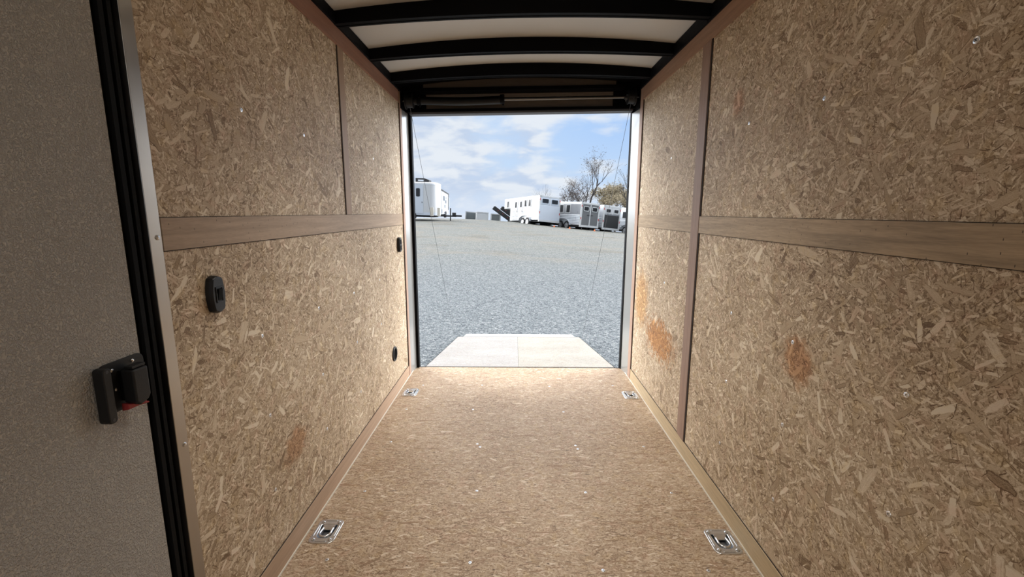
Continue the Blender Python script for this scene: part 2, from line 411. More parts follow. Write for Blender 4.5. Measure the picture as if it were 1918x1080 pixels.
# screw: washer head with a cross recess
def screw_mesh(mb, mr, c, n, r=.0072):
    c = Vector(c); n = Vector(n)
    mb.disc_stack(c, n, [(-.004, r*.5), (0.0003, r), (.0012, r*.92), (.0018, r*.55), (.0018, r*.02)], 16)
    u = n.orthogonal().normalized(); v = n.cross(u); p = c+n*.00185
    for a, b in ((u, v), (v, u)):
        q = [p+a*s*r*.5+b*t*r*.11 for s, t in ((-1, -1), (1, -1), (1, 1), (-1, 1))]
        mr.add(q, [(0, 1, 2, 3)])
SCREW = {}
def screw(parent, c, axis):
    key = axis
    if key not in SCREW:
        mb, mr = MB(), MB(); n = {'x+': (1, 0, 0), 'x-': (-1, 0, 0), 'z': (0, 0, 1)}[axis]
        screw_mesh(mb, mr, (0, 0, 0), n)
        s = mb.build('screw', M['screw'], parent); s.location = c
        r = mr.build('cross_recess', M['recess'], s)
        SCREW[key] = s
    else:
        s = SCREW[key].copy(); COL.objects.link(s); s.parent = parent; s.location = c
        r = SCREW[key].children[0].copy(); COL.objects.link(r); r.parent = s
    return s
for x, y in [(.147, 1.893), (.145, 1.475), (.672, 1.902), (1.181, 1.897), (.684, 1.467), (1.175, 1.437), (1.582, 1.900), (1.56, 1.441), (.637, 2.332), (.655, 2.30), (1.189, 2.323), (1.197, 2.285),
             (.570, 2.777), (1.166, 2.750), (.153, 3.192), (.598, 3.199), (1.105, 3.186), (1.586, 3.205), (.127, 2.775), (.143, 2.349), (1.57, 2.317)]:
    screw(FL, (x, y, 0), 'z')

DY0, DY1 = .10, .972            # side door leaf
mb = MB().box(-.012, 0, 1.066, 3.40, 0, 2.20).box(-.012, 0, FRONT, DY0-.09, 0, 2.20)
WL = struct(mb.build('wall_left', M['osb_left']), 'strand board wall with the side door, switch and vent', 'wall')
mb = MB().box(W, W+.012, FRONT, 3.40, 0, 2.20)
WR = struct(mb.build('wall_right', M['osb_right']), 'strand board wall with the full-height wood strip and orange stains', 'wall')
for y, z in [(1.444, 1.599), (1.856, 1.591), (1.442, .877), (1.445, .592), (1.878, .879), (2.30, .868), (2.306, .599), (1.873, .580), (1.876, .321), (2.319, .313), (1.435, .315), (2.74, .59), (2.75, .87), (2.31, 1.59), (2.74, 1.60)]:
    screw(WL, (0, y, z), 'x+')
for y, z in [(.95, 1.623), (1.386, 1.619), (1.815, 1.63), (1.405, .876), (.978, .878), (1.411, .587), (1.819, .58), (1.828, .292), (.975, .577), (1.416, .306), (1.825, .877), (2.68, .87), (2.69, 1.6)]:
    screw(WR, (W, y, z), 'x-')
# front end behind the camera: panels round an opening added for fill daylight
FO = (1.0, 2.05)
mb = MB().box(-.012, W+.012, FRONT-.012, FRONT, 0, FO[0]).box(-.012, W+.012, FRONT-.012, FRONT, FO[1], 2.3)
struct(mb.build('wall_front', M['osb_right']), 'strand board front wall behind the viewer with an opening to daylight', 'wall')

# unseen fill lights added under the roof to brighten the interior
def fill_light(y, power, spread, label):
    root = empty('dome_light', (W/2, y, 2.235)); tag(root, label, 'lamp')
    em = bpy.data.materials.new('lit_lens'); em.use_nodes = True
    k = NT(em.node_tree); b = k.n['Principled BSDF']; setb(k, b, Base_Color=(.9, .88, .82), Emission_Color=(1.0, .86, .68)); b.inputs['Emission Strength'].default_value = 3.0
    MB().box(-.30, .30, -.09, .09, -.005, .02).build('housing', M['skin'], root, bevel=.004)
    MB().box(-.28, .28, -.075, .075, -.020, -.005).build('lens', em, root, bevel=.004)
    ld = bpy.data.lights.new('dome_lamp', 'AREA'); ld.shape = 'RECTANGLE'; ld.size = .54; ld.size_y = .14; ld.energy = power; ld.spread = R(spread); ld.color = (1.0, .95, .86)
    lo = bpy.data.objects.new('dome_lamp', ld); COL.objects.link(lo); lo.parent = root; lo.location = (0, 0, -.022)
fill_light(-1.3, 16.0, 180, 'white dome light on the roof skin behind the viewer')
fill_light(1.75, 8.0, 95, 'white dome light on the roof skin above the viewer, over the floor')

# wooden trim on the walls
def trim(name, mat, x0, x1, y0, y1, z0, z1, label, cat='trim', gap=None, slope=None):
    mb = MB()
    if slope is None: mb.box(x0, x1, y0, y1, z0, z1)
    else:
        (za0, za1), (zb0, zb1) = slope
        mb.hexa([(x0, y0, za0), (x1, y0, za0), (x1, y0, za1), (x0, y0, za1)], [(x0, y1, zb0), (x1, y1, zb0), (x1, y1, zb1), (x0, y1, zb1)])
    o = mb.build(name, M[mat]); struct(o, label, cat)
    if gap:
        g = MB()
        for q in gap: g.box(*q)
        g.build('seam', M['gap'], o)
    return o
E_ = .0045
trim('trim_1', 'rail_l', .0005, E_, 1.068, 3.345, 1.195, 1.274, 'tan wood rail at mid height running from the side door', gap=[(0, .0012, 1.068, 3.345, 1.1925, 1.195), (0, .0012, 1.068, 3.345, 1.274, 1.2755)])
trim('trim_2', 'rail_r', W-E_, W-.0005, 2.312, 3.30, 1.190, 1.271, 'pale short wood rail between the full-height strip and the ramp opening', gap=[(W-.0012, W, 2.31, 3.30, 1.188, 1.190)])
trim('trim_3', 'rail_r', W-E_, W-.0005, FRONT, 2.214, 1.190, 1.271, 'long wood rail with nail holes on the stained wall, nearest part', gap=[(W-.0012, W, FRONT, 2.214, 1.188, 1.190), (W-.0012, W, FRONT, 2.214, 1.271, 1.2725)])
trim('trim_4', 'crown_l', .0005, .009, FRONT, 3.345, 2.062, 2.140, 'reddish wood board along the top of the door-side wall')
trim('trim_5', 'crown_r', W-.009, W-.0005, FRONT, 3.322, 2.073, 2.155, 'brown wood board along the top of the stained wall')
trim('trim_6', 'strip_l', .0005, E_, 2.258, 2.326, 1.2755, 2.062, 'tan upright strip between the mid rail and the red top board', gap=[(0, .003, 2.250, 2.258, 1.2755, 2.062)])
trim('trim_7', 'strip_r', W-.0065, W-.0005, 2.217, 2.310, .089, 2.073, 'dark brown upright strip running the full wall height', gap=[(W-.004, W, 2.206, 2.217, .089, 1.19), (W-.004, W, 2.206, 2.217, 1.2715, 2.073)])
trim('baseboard_left', 'base_l', .0005, .006, 1.068, 3.378, .004, .087, 'pinkish wood board along the floor on the door side', 'baseboard', gap=[(0, .003, 1.068, 3.378, .087, .0895)])
trim('baseboard_right', 'base_r', W-.006, W-.0005, FRONT, 3.328, .004, .087, 'pale pine board along the floor under the stained wall', 'baseboard', gap=[(W-.003, W, FRONT, 3.328, .087, .0895)])
trim('trim_8', 'lip', .006, .010, 1.068, YB-.01, .0, .006, 'thin pale bead where the floor meets the door-side board')
trim('trim_9', 'lip', W-.010, W-.006, FRONT, YB-.01, .0, .006, 'thin pale bead where the floor meets the pine board')
trim('trim_10', 'end_strip', .0005, .008, 3.380, 3.432, .006, 2.150, 'reddish upright strip ending the door-side wall at the ramp opening', gap=[(0, .004, 3.372, 3.380, .09, 1.195), (0, .004, 3.372, 3.380, 1.275, 2.06)])
trim('trim_11', 'end_strip', W-.008, W-.0005, 3.332, 3.405, .006, 2.165, 'reddish upright strip ending the stained wall at the ramp opening', gap=[(W-.004, W, 3.324, 3.332, .09, 1.19), (W-.004, W, 3.324, 3.332, 1.27, 2.07)])

# roof: black top rails, arched white skin, black arched bows, header over the ramp opening
TZ = .014
def rz(z, x): return z + TZ*(x-W/2)/(W/2)
def arch(x, ze, zc): 
    t = (x-W/2)/(W/2); return ze+(zc-ze)*(1-t*t)
for nm, x0, x1, z0, lb in (('trim_12', -.012, .018, 2.141, 'black steel rail above the reddish top board'), ('trim_17', W-.018, W+.012, 2.156, 'black steel rail above the brown top board')):
    struct(MB().box(x0, x1, FRONT, 3.55, z0, rz(2.205, (x0+x1)/2)).build(nm, M['black']), lb, 'trim')
def arch_strip(y0, y1, zb, zt, n=24, x0=.0, x1=W):
    m_ = MB(); rings = []
    for i in range(n+1):
        x = x0+(x1-x0)*i/n
        b, t = rz(arch(x, *zb), x), rz(arch(x, *zt), x)
        rings.append([(x, y0, b), (x, y1, b), (x, y1, t), (x, y0, t)])
    return m_.loft(rings)
sk = arch_strip(FRONT, 3.60, (2.207, 2.256), (2.217, 2.266), 32, -.012, W+.012)
CE = struct(sk.build('ceiling', M['skin']), 'white arched roof skin seen between the black bows', 'ceiling')
bow_pos = ['third roof bow from the ramp opening, at the picture top', 'middle roof bow between two others', 'roof bow closest to the ramp opening']
for (y, lb) in zip((2.250, 2.735, 3.172), bow_pos):
    o = arch_strip(y-.034, y, (2.152, 2.182), (2.2065, 2.2555), 24, .004, W-.004).build('roof_beam', M['black'])
    lip_ = arch_strip(y-.004, y+.010, (2.1495, 2.1795), (2.1525, 2.1825), 24, .012, W-.012).build('flange', M['black'], o)
    struct(o, 'black arched steel ' + lb, 'beam', 'black roof bows')

# rear frame
HY = 3.548
def hbox(m_, x0, x1, z0, z1, y0, y1):
    a = [(x0, y0, rz(z0, x0)), (x0, y1, rz(z0, x0)), (x0, y1, rz(z1, x0)), (x0, y0, rz(z1, x0))]
    b = [(x1, y0, rz(z0, x1)), (x1, y1, rz(z0, x1)), (x1, y1, rz(z1, x1)), (x1, y0, rz(z1, x1))]
    return m_.hexa(a, b)
mb = MB()
hbox(mb, 0, W, 2.040, 2.27, HY+.012, HY+.03)           # backing plate
hbox(mb, 0, W, 2.040, 2.060, HY-.03, HY+.012)          # lower bar
hbox(mb, .10, 1.64, 2.169, 2.191, HY-.10, HY+.012)        # middle bar, standing forward
hbox(mb, -.012, W+.012, 2.169, 2.27, HY-.088, HY-.080)
hbox(mb, 0, .166, 2.06, 2.22, HY-.012, HY+.012)
hbox(mb, 1.575, W, 2.06, 2.23, HY-.012, HY+.012)
for x0, x1 in ((.010, .041), (1.722, W-.010)):
    t0 = 0 if x0 < 1 else .006
    mb.hexa([(x0, 3.575, -.03), (x1, 3.575, -.03), (x1, 3.625, -.03), (x0, 3.625, -.03)], [(x0+t0, 3.575, 2.06), (x1, 3.575, 2.06), (x1, 3.625, 2.06), (x0+t0, 3.625, 2.06)])
    mb.box(min(x0, x1)-.022 if x0 < 1 else x1-.002, x0+.002 if x0 < 1 else x1+.022, 3.40, 3.60, 2.03, 2.27)
mb.box(-.02, .010, 3.585, 3.625, -.03, 2.27); mb.box(W-.010, W+.02, 3.585, 3.625, -.03, 2.27)
mb.box(-.02, W+.02, 3.592, 3.612, -.12, -.002)
RF = struct(mb.build('wall_back', M['black']), 'black steel frame round the open ramp doorway', 'wall')
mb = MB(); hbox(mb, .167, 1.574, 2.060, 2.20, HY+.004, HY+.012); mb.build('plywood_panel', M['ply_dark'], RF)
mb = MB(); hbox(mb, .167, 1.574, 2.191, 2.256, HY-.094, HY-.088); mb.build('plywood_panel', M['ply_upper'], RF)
arch_strip(3.172, 3.60, (2.200, 2.249), (2.206, 2.255), 24, .0, W).build('roof_plate', M['black'], RF)
mb = MB(); hbox(mb, .042, 1.724, 2.027, 2.041, HY-.012, HY+.07); mb.build('rubber_strip', M['rubber_grey'], RF)
def jamb(name, s, label):
    def X(x): return x if s > 0 else W-x
    m_ = MB(); y0 = 3.432 if s > 0 else 3.405
    a = [(X(-.012), y0, .0), (X(-.012), 3.60, .0), (X(.021), 3.5745, .0), (X(.0), y0, .0)]
    m_.hexa(a, [(x, y, 2.03) for x, y, z in a])
    return struct(m_.build(name, M['jamb']), label, 'door frame')
jamb('trim_13', 1, 'shiny pale door jamb beside the small outlet')
jamb('trim_14', -1, 'shiny pale door jamb beside the orange-stained wall end')

# ---------------------------------------------------------------- side door with its black gasket and aluminium edge
mb = MB().box(-.030, -.006, DY0, DY1, .012, 2.19)
DR = struct(mb.build('door_1', M['door'], bevel=.002), 'white pebbled side door with a black latch', 'door')
mb = MB().box(-.034, -.014, DY1-.002, 1.030, 0, 2.2).box(-.014, -.002, .984, .996, 0, 2.2).box(-.014, -.004, 1.008, 1.018, 0, 2.2)
struct(mb.build('trim_15', M['black_soft']), 'black rubber seal round the side door', 'door seal')
mb = MB().box(-.020, .003, 1.030, 1.0665, 0, 2.2)
AL = struct(mb.build('trim_16', M['alu'], bevel=.0012), 'brushed aluminium edge strip beside the side door with two rivets', 'trim')
for z in (1.228, .700):
    MB().disc_stack((.003, 1.053, z), (1, 0, 0), [(-.001, .0062), (.0012, .0060), (.0028, .0042), (.0036, .0012)], 16).build('rivet', M['zinc'], AL)

# latch (part of the door)
def xz_slab(m_, pts, x0, x1):
    return m_.loft([[(x0, y, z) for y, z in pts], [(x1, y, z) for y, z in pts]])
lx = -.006
lat = xz_slab(MB(), rrect(.112, .110, .016, 5, .918, .919), lx, lx+.004).build('latch_plate', M['powder'], DR, bevel=.001)
xz_slab(MB(), rrect(.019, .118, .007, 4, .8585, .914), lx+.003, lx+.026).build('latch_bar', M['powder'], lat, bevel=.002)
pd = MB(); xz_slab(pd, [(.902, .954), (.902, .882), (.912, .872), (.934, .878), (.941, .888), (.941, .953)], lx+.012, lx+.040)
pd = pd.build('paddle', M['powder'], lat, bevel=.0035, seg=3)
mb = MB().box(lx+.004, lx+.013, .905, .940, .885, .952); mb.build('paddle_mount', M['black_soft'], lat)
MB().box(lx+.018, lx+.036, .906, .940, .955, .961).build('paddle_tab', M['powder'], lat, bevel=.001)
rl = MB(); rl.loft([[(lx+.010, .896, .864), (lx+.026, .896, .868), (lx+.026, .896, .880), (lx+.010, .896, .882)], [(lx+.012, .920, .866), (lx+.030, .920, .868), (lx+.030, .920, .874), (lx+.012, .920, .876)], [(lx+.024, .940, .8655), (lx+.034, .940, .8655), (lx+.034, .940, .869), (lx+.024, .940, .870)]])
tag(rl.build('release_lever', M['red'], lat, bevel=.0015), 'red release lever')
for y, z in [(.892, .957), (.944, .962), (.896, .914)]:
    MB().disc_stack((lx+.004, y, z), (1, 0, 0), [(0, .0042), (.0012, .004), (.0024, .0024), (.0028, .0008)], 14).build('bolt', M['zinc'], lat)
for y, z in [(.8585, .862), (.8585, .966)]:
    MB().disc_stack((lx+.026, y, z), (1, 0, 0), [(0, .0038), (.0004, .0036), (.0006, .0006)], 14).build('bar_hole', M['recess'], lat)

# ---------------------------------------------------------------- fittings on the door-side wall
def barrel(w, h, bulge, n=10):
    """switch plate outline with bowed sides in (y,z), centred"""
    pts = []
    cr = .010
    for k in range(n+1):
        t = -1+2*k/n; pts.append((w/2-cr*.9+bulge*(1-t*t), t*(h/2-cr)))
    for k in range(1, 5): a = R(90*k/5); pts.append((w/2-cr*.9-cr*(1-math.cos(a))*.9, h/2-cr+cr*math.sin(a)))
    for k in range(n+1):
        t = 1-2*k/n; pts.append((t*(w/2-cr*1.9), h/2+.004*(1-t*t)))
    out = list(pts)
    left = []
    for k in range(1, 5): a = R(90*k/5); left.append((-(w/2-cr*.9-cr*(1-math.sin(a))*.9), h/2-cr+cr*math.cos(a)))
    for k in range(n+1):
        t = 1-2*k/n; left.append((-(w/2-cr*.9+bulge*(1-t*t)), t*(h/2-cr)))
    for k in range(1, 5): a = R(90*k/5); left.append((-(w/2-cr*.9-cr*(1-math.cos(a))*.9), -(h/2-cr+cr*math.sin(a))))
    for k in range(n+1):
        t = -1+2*k/n; left.append((t*(w/2-cr*1.9), -(h/2+.004*(1-t*t))))
    for k in range(1, 5): a = R(90*k/5); left.append((w/2-cr*.9-cr*(1-math.sin(a))*.9, -(h/2-cr+cr*math.cos(a))))
    return out+left
def plate(name, y, z, w, h, bulge, th, label):
    root = empty(name, (0, y, z)); tag(root, label, 'switch' if 'switch' in label else 'outlet')
    pts = barrel(w, h, bulge); m_ = MB()
    m_.loft([[(x, a*s, b*s2) for a, b in pts] for x, s, s2 in ((0, 1, 1), (th*.55, 1, 1), (th*.85, .96, .97), (th, .88, .91))])
    m_.build('cover_plate', M['plastic'], root, bevel=.0012)
    return root
sw = plate('light_switch', 1.2235, 1.060, .064, .098, .006, .020, 'big black rocker light switch just below the mid rail')
m_ = MB()
for a in ((-.0145, -.011, -.0225, .0225), (.011, .0145, -.0225, .0225), (-.011, .011, .0185, .0225), (-.011, .011, -.0225, -.0185)): m_.box(.0195, .0222, *a)
m_.build('rocker_frame', M['plastic'], sw, bevel=.0005)
m_ = MB(); m_.loft([[(.0205, -.0085, z) for z in (-.016, .016)] + [(.0205, .0085, z) for z in (.016, -.016)], [(.0215, -.0085, -.016), (.0265, -.0085, .016), (.0265, .0085, .016), (.0215, .0085, -.016)]])
m_.build('rocker', M['black_soft'], sw, bevel=.0006)
ou = plate('wall_outlet', 3.214, 1.056, .070, .098, .004, .022, 'small black double outlet plate at the wall end by the ramp')
for z in (-.021, .021):
    MB().box(.0215, .0245, -.014, .014, z-.015, z+.015).build('socket', M['black_soft'], ou, bevel=.001)
# round vent
vt = empty('floor_vent', (0, 3.0, .308)); tag(vt, 'round black wall vent low on the wall near the ramp', 'vent')
vt.name = 'round_vent'
m_ = MB(); m_.loft([[(x, r*math.cos(2*PI*k/40), r*math.sin(2*PI*k/40)) for k in range(40)] for x, r in ((0, .052), (.006, .052), (.009, .049), (.009, .040), (.002, .039))], cap=False)
m_.build('vent_ring', M['plastic'], vt)
m_ = MB()
for i in range(-4, 5):
    zc = i*.0085; hw = math.sqrt(max(0, .040**2-zc**2))
    m_.hexa([(.0015, -hw, zc-.003), (.0015, hw, zc-.003), (.0025, hw, zc-.001), (.0025, -hw, zc-.001)], [(.007, -hw, zc+.001), (.007, hw, zc+.001), (.008, hw, zc+.003), (.008, -hw, zc+.003)])
m_.build('louvre', M['plastic'], vt)
MB().disc_stack((0, 0, 0), (1, 0, 0), [(.0002, .041), (.0012, .041)], 32).build('vent_back', M['black_soft'], vt)

# ---------------------------------------------------------------- recessed tie-down rings
def tie_down(x0, x1, y0, y1, label):
    cx, cy = (x0+x1)/2, (y0+y1)/2; w, h = x1-x0, y1-y0
    root = empty('tie_down_ring', (cx, cy, 0)); tag(root, label, 'tie-down ring', 'recessed tie-down rings in the floor')
    n = 6
    outer = rrect(w, h, .022, n)
    # D shaped hole: square far side, round near side
    inner = []
    N = len(outer)
    hw, yt, yn = .0335, .038, -.045
    for (a, b) in outer:
        an = math.atan2(b, a)
        ca, sa = math.cos(an), math.sin(an)
        if sa > 0: t = min(hw/max(abs(ca), 1e-6), yt/max(sa, 1e-6))
        else: t = 1/math.sqrt((ca/hw)**2+(sa/yn)**2)
        inner.append((ca*t, sa*t))
    m_ = MB()
    m_.loft([[(a, b, .0001) for a, b in outer], [(a, b, .0025) for a, b in outer], [(a*.975, b*.98, .0038) for a, b in outer], [(a*1.06, b*1.06, .0038) for a, b in inner], [(a, b, .002) for a, b in inner], [(a*.95, b*.95, -.012) for a, b in inner]], cap=False, smooth=False)
    # embossed ribs
    for sx in (-1, 1): m_.box(sx*w*.41-.0018, sx*w*.41+.0018, -.030, .030, .0035, .0058)
    for yy in (h*.435, -h*.435): m_.box(-.022, .022, yy-.0018, yy+.0018, .0035, .0055)
    m_.build('base_plate', M['zinc'], root, bevel=.0008)
    m_ = MB(); m_.loft([[(a*.97, b*.97, -.010) for a, b in inner], [(a*.75, b*.75, -.020) for a, b in inner], [(a*.1, b*.1, -.021) for a, b in inner]])
    m_.build('cup', M['cup'], root)
    m_ = MB(); m_.loft([[(x, .037, .003), (x, .030, .0045), (x, .022, .0035), (x, .013, -.002), (x, .013, -.006), (x, .037, -.006)] for x in (-.024, .024)])
    m_.build('bracket', M['zinc'], root, bevel=.001)
    pts = [(-.0185+.0185*0, .018, .001)]
    pts = []
    for k in range(25):
        a = R(180+180*k/24); pts.append((.0215*math.cos(a), -.012+.0225*math.sin(a), .004))
    pts = [(-.0195, .016, .002)] + pts + [(.0195, .016, .002)]
    MB().tube(pts, .0046, 12).build('ring', M['zinc'], root)
    for sx in (-1, 1):
        for sy in (-1, 1):
            MB().disc_stack((sx*(w/2-.018), sy*(h/2-.019), .0036), (0, 0, 1), [(0, .0078), (.0022, .0072), (.0045, .005), (.0056, .0018)], 18).build('rivet', M['zinc'], root)
    return root
for rc, lb in zip(RINGS, ['recessed steel tie-down ring on the door side, far from the ramp', 'recessed steel tie-down ring below the stained wall, far from the ramp',
                          'recessed steel tie-down ring on the door side, close to the ramp', 'recessed steel tie-down ring below the stained wall, close to the ramp']):
    tie_down(*rc, lb)

# ---------------------------------------------------------------- ramp spring assembly over the opening
SY = 3.45
sp = empty('ramp_spring', (0, 0, 0)); tag(sp, 'black ramp-door spring and shaft with cable drums above the opening', 'spring assembly')
def sz(x): return 2.0905+(2.119-2.0905)*(x-.066)/(1.685-.066)
pts = [(x, SY, sz(x)-.010*math.sin(PI*min(1, max(0, (x-.15)/.68)))) for x in [.10+.66*i/20 for i in range(21)]]
MB().tube(pts, .0285, 20).build('spring_sleeve', M['spring'], sp)
MB().tube([(.745, SY, sz(.745)), (1.66, SY, sz(1.66))], .0115, 14).build('shaft', M['steel'], sp)
for xc in (.135, .745):
    m_ = MB().disc_stack((xc, SY, sz(xc)), (1, 0, 0), [(-.016, .030), (-.014, .033), (.014, .033), (.016, .030)], 24)
    for a in (30, 150, 270):
        m_.disc_stack((xc+.006, SY+.033*math.cos(R(a)), sz(xc)+.033*math.sin(R(a))), (0, math.cos(R(a)), math.sin(R(a))), [(-.004, .006), (.010, .006)], 8)
    m_.build('spring_cone', M['black'], sp)
DRUM = []
for s, xc in ((1, .066), (-1, 1.685)):
    m_ = MB().disc_stack((xc, SY, sz(xc)), (s, 0, 0), [(-.032, .020), (-.030, .060), (-.022, .060), (-.020, .050), (.018, .046), (.020, .052), (.026, .052), (.030, .022), (.050, .018)], 28)
    d = m_.build('cable_drum', M['powder'], sp); DRUM.append(d)
    for a in (40, 160, 280):
        MB().disc_stack((xc+s*.036, SY+.018*math.cos(R(a)), sz(xc)+.018*math.sin(R(a))), (0, math.cos(R(a)), math.sin(R(a))), [(-.004, .004), (.012, .004)], 8).build('set_screw', M['zinc'], d)
    MB().tube([(xc-s*.034, SY, sz(xc)), (xc-s*.052, SY, sz(xc))], .007, 8).build('shaft_end', M['zinc'], sp)
    # bearing bracket onto the frame
    MB().box(min(xc-s*.036, xc-s*.030), max(xc-s*.036, xc-s*.030), SY-.03, HY-.012, sz(xc)-.035, sz(xc)+.035).build('bearing_bracket', M['black'], sp, bevel=.002)
# ramp geometry
RY0, RZ0, RY1, RZ1 = 3.618, -.004, 5.70, -.335
for s, xc, xe in ((1, .060, .052), (-1, 1.692, 1.712)):
    MB().tube([(xc, SY-.045, sz(xc)-.02), (xc+s*.004, SY+.02, sz(xc)-.050), (xe, RY1-.10, RZ1+.03)], .0015, 6).build('cable', M['cable'], sp)

# ---------------------------------------------------------------- ramp door
rp = empty('ramp_door', (0, RY0, RZ0)); tag(rp, 'pale plywood ramp door lowered onto the gravel', 'ramp')
rp.rotation_euler = (math.atan2(RZ1-RZ0, RY1-RY0), 0, 0)
RL = math.hypot(RY1-RY0, RZ1-RZ0)
X0, X1, XM = .084, 1.690, .874
MB().box(X0+.004, XM-.0008, .006, RL, -.02, 0).build('deck_board', M['ramp_board_cool'], rp)
MB().box(XM+.0008, X1-.004, .006, RL, -.02, 0).build('deck_board', M['ramp_board'], rp)
MB().box(X0, X0+.004, 0, RL, -.05, .001).box(X1-.004, X1, 0, RL, -.05, .001).box(X0, X1, 0, .006, -.05, .0).box(X0+.004, X1-.004, .006, RL, -.05, -.0205).build('ramp_frame', M['black'], rp)
fp = MB(); a = -.13
fp.hexa([(.150, RL+.030, -.012), (1.640, RL+.030, -.012), (1.640, RL+.030, -.004), (.150, RL+.030, -.004)], [(.165, RL+.33, -.005), (1.625, RL+.33, -.005), (1.625, RL+.33, .001), (.165, RL+.33, .001)])
M['flap'] = plain('white_flap', (.37, .365, .35), .45, var=.02, scale=8)
fpo = fp.build('flap', M['flap'], rp)
MB().tube([(.15, RL+.012, -.008), (1.64, RL+.012, -.008)], .010, 10).build('flap_hinge', M['cable'], rp)
MB().box(X0+.03, .15, RL+.001, RL+.03, -.02, -.004).box(1.64, X1-.03, RL+.001, RL+.03, -.02, -.004).build('end_bracket', M['flap'], rp)

# ---------------------------------------------------------------- the gravel lot
GX = [(-200, .9), (-60, .9), (-7.7, .69), (-2.2, .57), (2.3, .23), (6.8, -.21), (9.8, -.47), (16, -.9), (60, -2.0), (200, -2.0)]
def lerp(tab, x):
    for (a, va), (b, vb) in zip(tab, tab[1:]):
        if x <= b: return va+(vb-va)*(x-a)/(b-a)
    return tab[-1][1]
G0 = -.40
def gz(x, y):
    zf = (lerp(GX, x-1.5)+lerp(GX, x)+lerp(GX, x+1.5))/3
    s = (y-6.0)/32.0; s = 0 if s < 0 else s
    if s <= 1: return G0+(zf-G0)*s
    g = min(y, 42)-38
    return zf+(zf-G0)/32*g*.3-.035*max(0, y-42)
def gravel_mat():
    m, k, b = newmat('gravel')
    o = objco(k)
    v = k.n.new('ShaderNodeTexVoronoi'); v.voronoi_dimensions = '2D'; v.inputs['Scale'].default_value = 56.0; k.put(v.inputs['Vector'], o)
    v2 = k.n.new('ShaderNodeTexVoronoi'); v2.voronoi_dimensions = '2D'; v2.inputs['Scale'].default_value = 24.0; k.put(v2.inputs['Vector'], o)
    t = k.xyz(v.outputs['Color'])[0]; t2 = k.xyz(v2.outputs['Color'])[1]
    tt = k.math('ADD', k.math('MULTIPLY', t, .6), k.math('MULTIPLY', t2, .4))
    c = k.ramp(tt, [(0.0, (.032, .039, .046)), (.28, (.092, .107, .119)), (.58, (.156, .173, .183)), (.85, (.225, .239, .244)), (1.0, (.32, .33, .325))])
    d = k.smooth(v.outputs['Distance'], .35, .75)
    c = k.mix(k.math('MULTIPLY', d, .6), c, (.02, .022, .028))
    # worn tan tracks sweeping across the far half of the lot
    x, y = k.xyz(o)[:2]
    far = k.smooth(y, 8.0, 20.0)
    arc = k.vmath('LENGTH', k.comb(k.math('MULTIPLY', k.math('ADD', x, 10.0), .8), k.math('SUBTRACT', y, 4.0), 0.0))
    wob = k.noise(k.vmath('MULTIPLY', o, (.25, .25, 0)), 1.0, 4, .6, 0, '2D').outputs[0]
    band = k.math('SINE', k.math('ADD', k.math('MULTIPLY', arc, 1.15), k.math('MULTIPLY', wob, 9.0)))
    n3 = k.noise(k.vmath('MULTIPLY', o, (.5, .8, 0)), 1.0, 6, .65, 0, '2D').outputs[0]
    tr = k.math('MULTIPLY', k.smooth(band, .0, 1.0), k.smooth(n3, .38, .62))
    c = k.mix(k.math('MULTIPLY', far, k.math('ADD', .28, k.math('MULTIPLY', n3, .35))), c, k.mix(1.0, c, (1.27, 1.12, .86), 'MULTIPLY'))
    c = k.mix(k.math('MULTIPLY', k.math('MULTIPLY', tr, far), .7), c, (.165, .150, .125))
    tr2 = k.smooth(k.noise(k.vmath('MULTIPLY', k.vmath('ADD', o, (3, 7, 0)), (.33, .5, 0)), 1.0, 5, .6, 0, '2D').outputs[0], .55, .72)
    c = k.mix(k.math('MULTIPLY', k.math('MULTIPLY', tr2, far), .45), c, (.095, .082, .062))
    setb(k, b, Base_Color=c, Roughness=.85); b.inputs['Specular IOR Level'].default_value = .25
    bump(k, b, k.math('ADD', v.outputs['Distance'], v2.outputs['Distance']), .8, .02)
    return m
M['gravel'] = gravel_mat()
def ground():
    xs = [-200, -120, -60, -40, -30]+[-24+1.0*i for i in range(61)]+[40, 50, 70, 120, 200]
    ys = [-60, -20, -5, 0, 3]+[6+1.0*i for i in range(48)]+[60, 75, 100, 160]
    m_ = MB(); nx = len(xs)
    vs = [(x, y, gz(x, y)) for y in ys for x in xs]
    fs = [(j*nx+i, j*nx+i+1, (j+1)*nx+i+1, (j+1)*nx+i) for j in range(len(ys)-1) for i in range(nx-1)]
    m_.add(vs, fs, True)
    return struct(m_.build('ground', M['gravel']), 'blue grey gravel lot rising beyond the ramp', 'ground')
ground()

# ---------------------------------------------------------------- parked trailers
M['tw'] = plain('white_trailer_skin', (.57, .585, .60), .32, scale=2, var=.03)
M['tframe'] = plain('satin_trailer_frame', (.60, .61, .61), .35, metal=.3, scale=3)
M['tw_cool'] = plain('white_door_skin', (.56, .615, .69), .3, scale=2, var=.03)
M['tg'] = plain('grey_trailer_panel', (.30, .31, .33), .3, metal=.3, scale=1.0, var=.25)
M['tgd'] = plain('dark_grey_door', (.125, .13, .135), .4, scale=2)
M['talu'] = plain('ribbed_aluminium', (.66, .69, .73), .3, metal=.5, scale=4, var=.08)
M['tbk'] = plain('black_door_screen', (.02, .02, .02), .4, scale=2)
M['glass'] = plain('dark_window_glass', (.012, .013, .016), .15, scale=3, var=.4, spec=.4)
M['tyre'] = plain('tyre_rubber', (.018, .018, .02), .7)
M['rimm'] = plain('alloy_rim', (.62, .63, .65), .3, metal=.7)
M['lampred'] = plain('red_tail_lamp', (.45, .03, .03), .35)
M['under'] = plain('dark_underbody', (.02, .02, .022), .7)

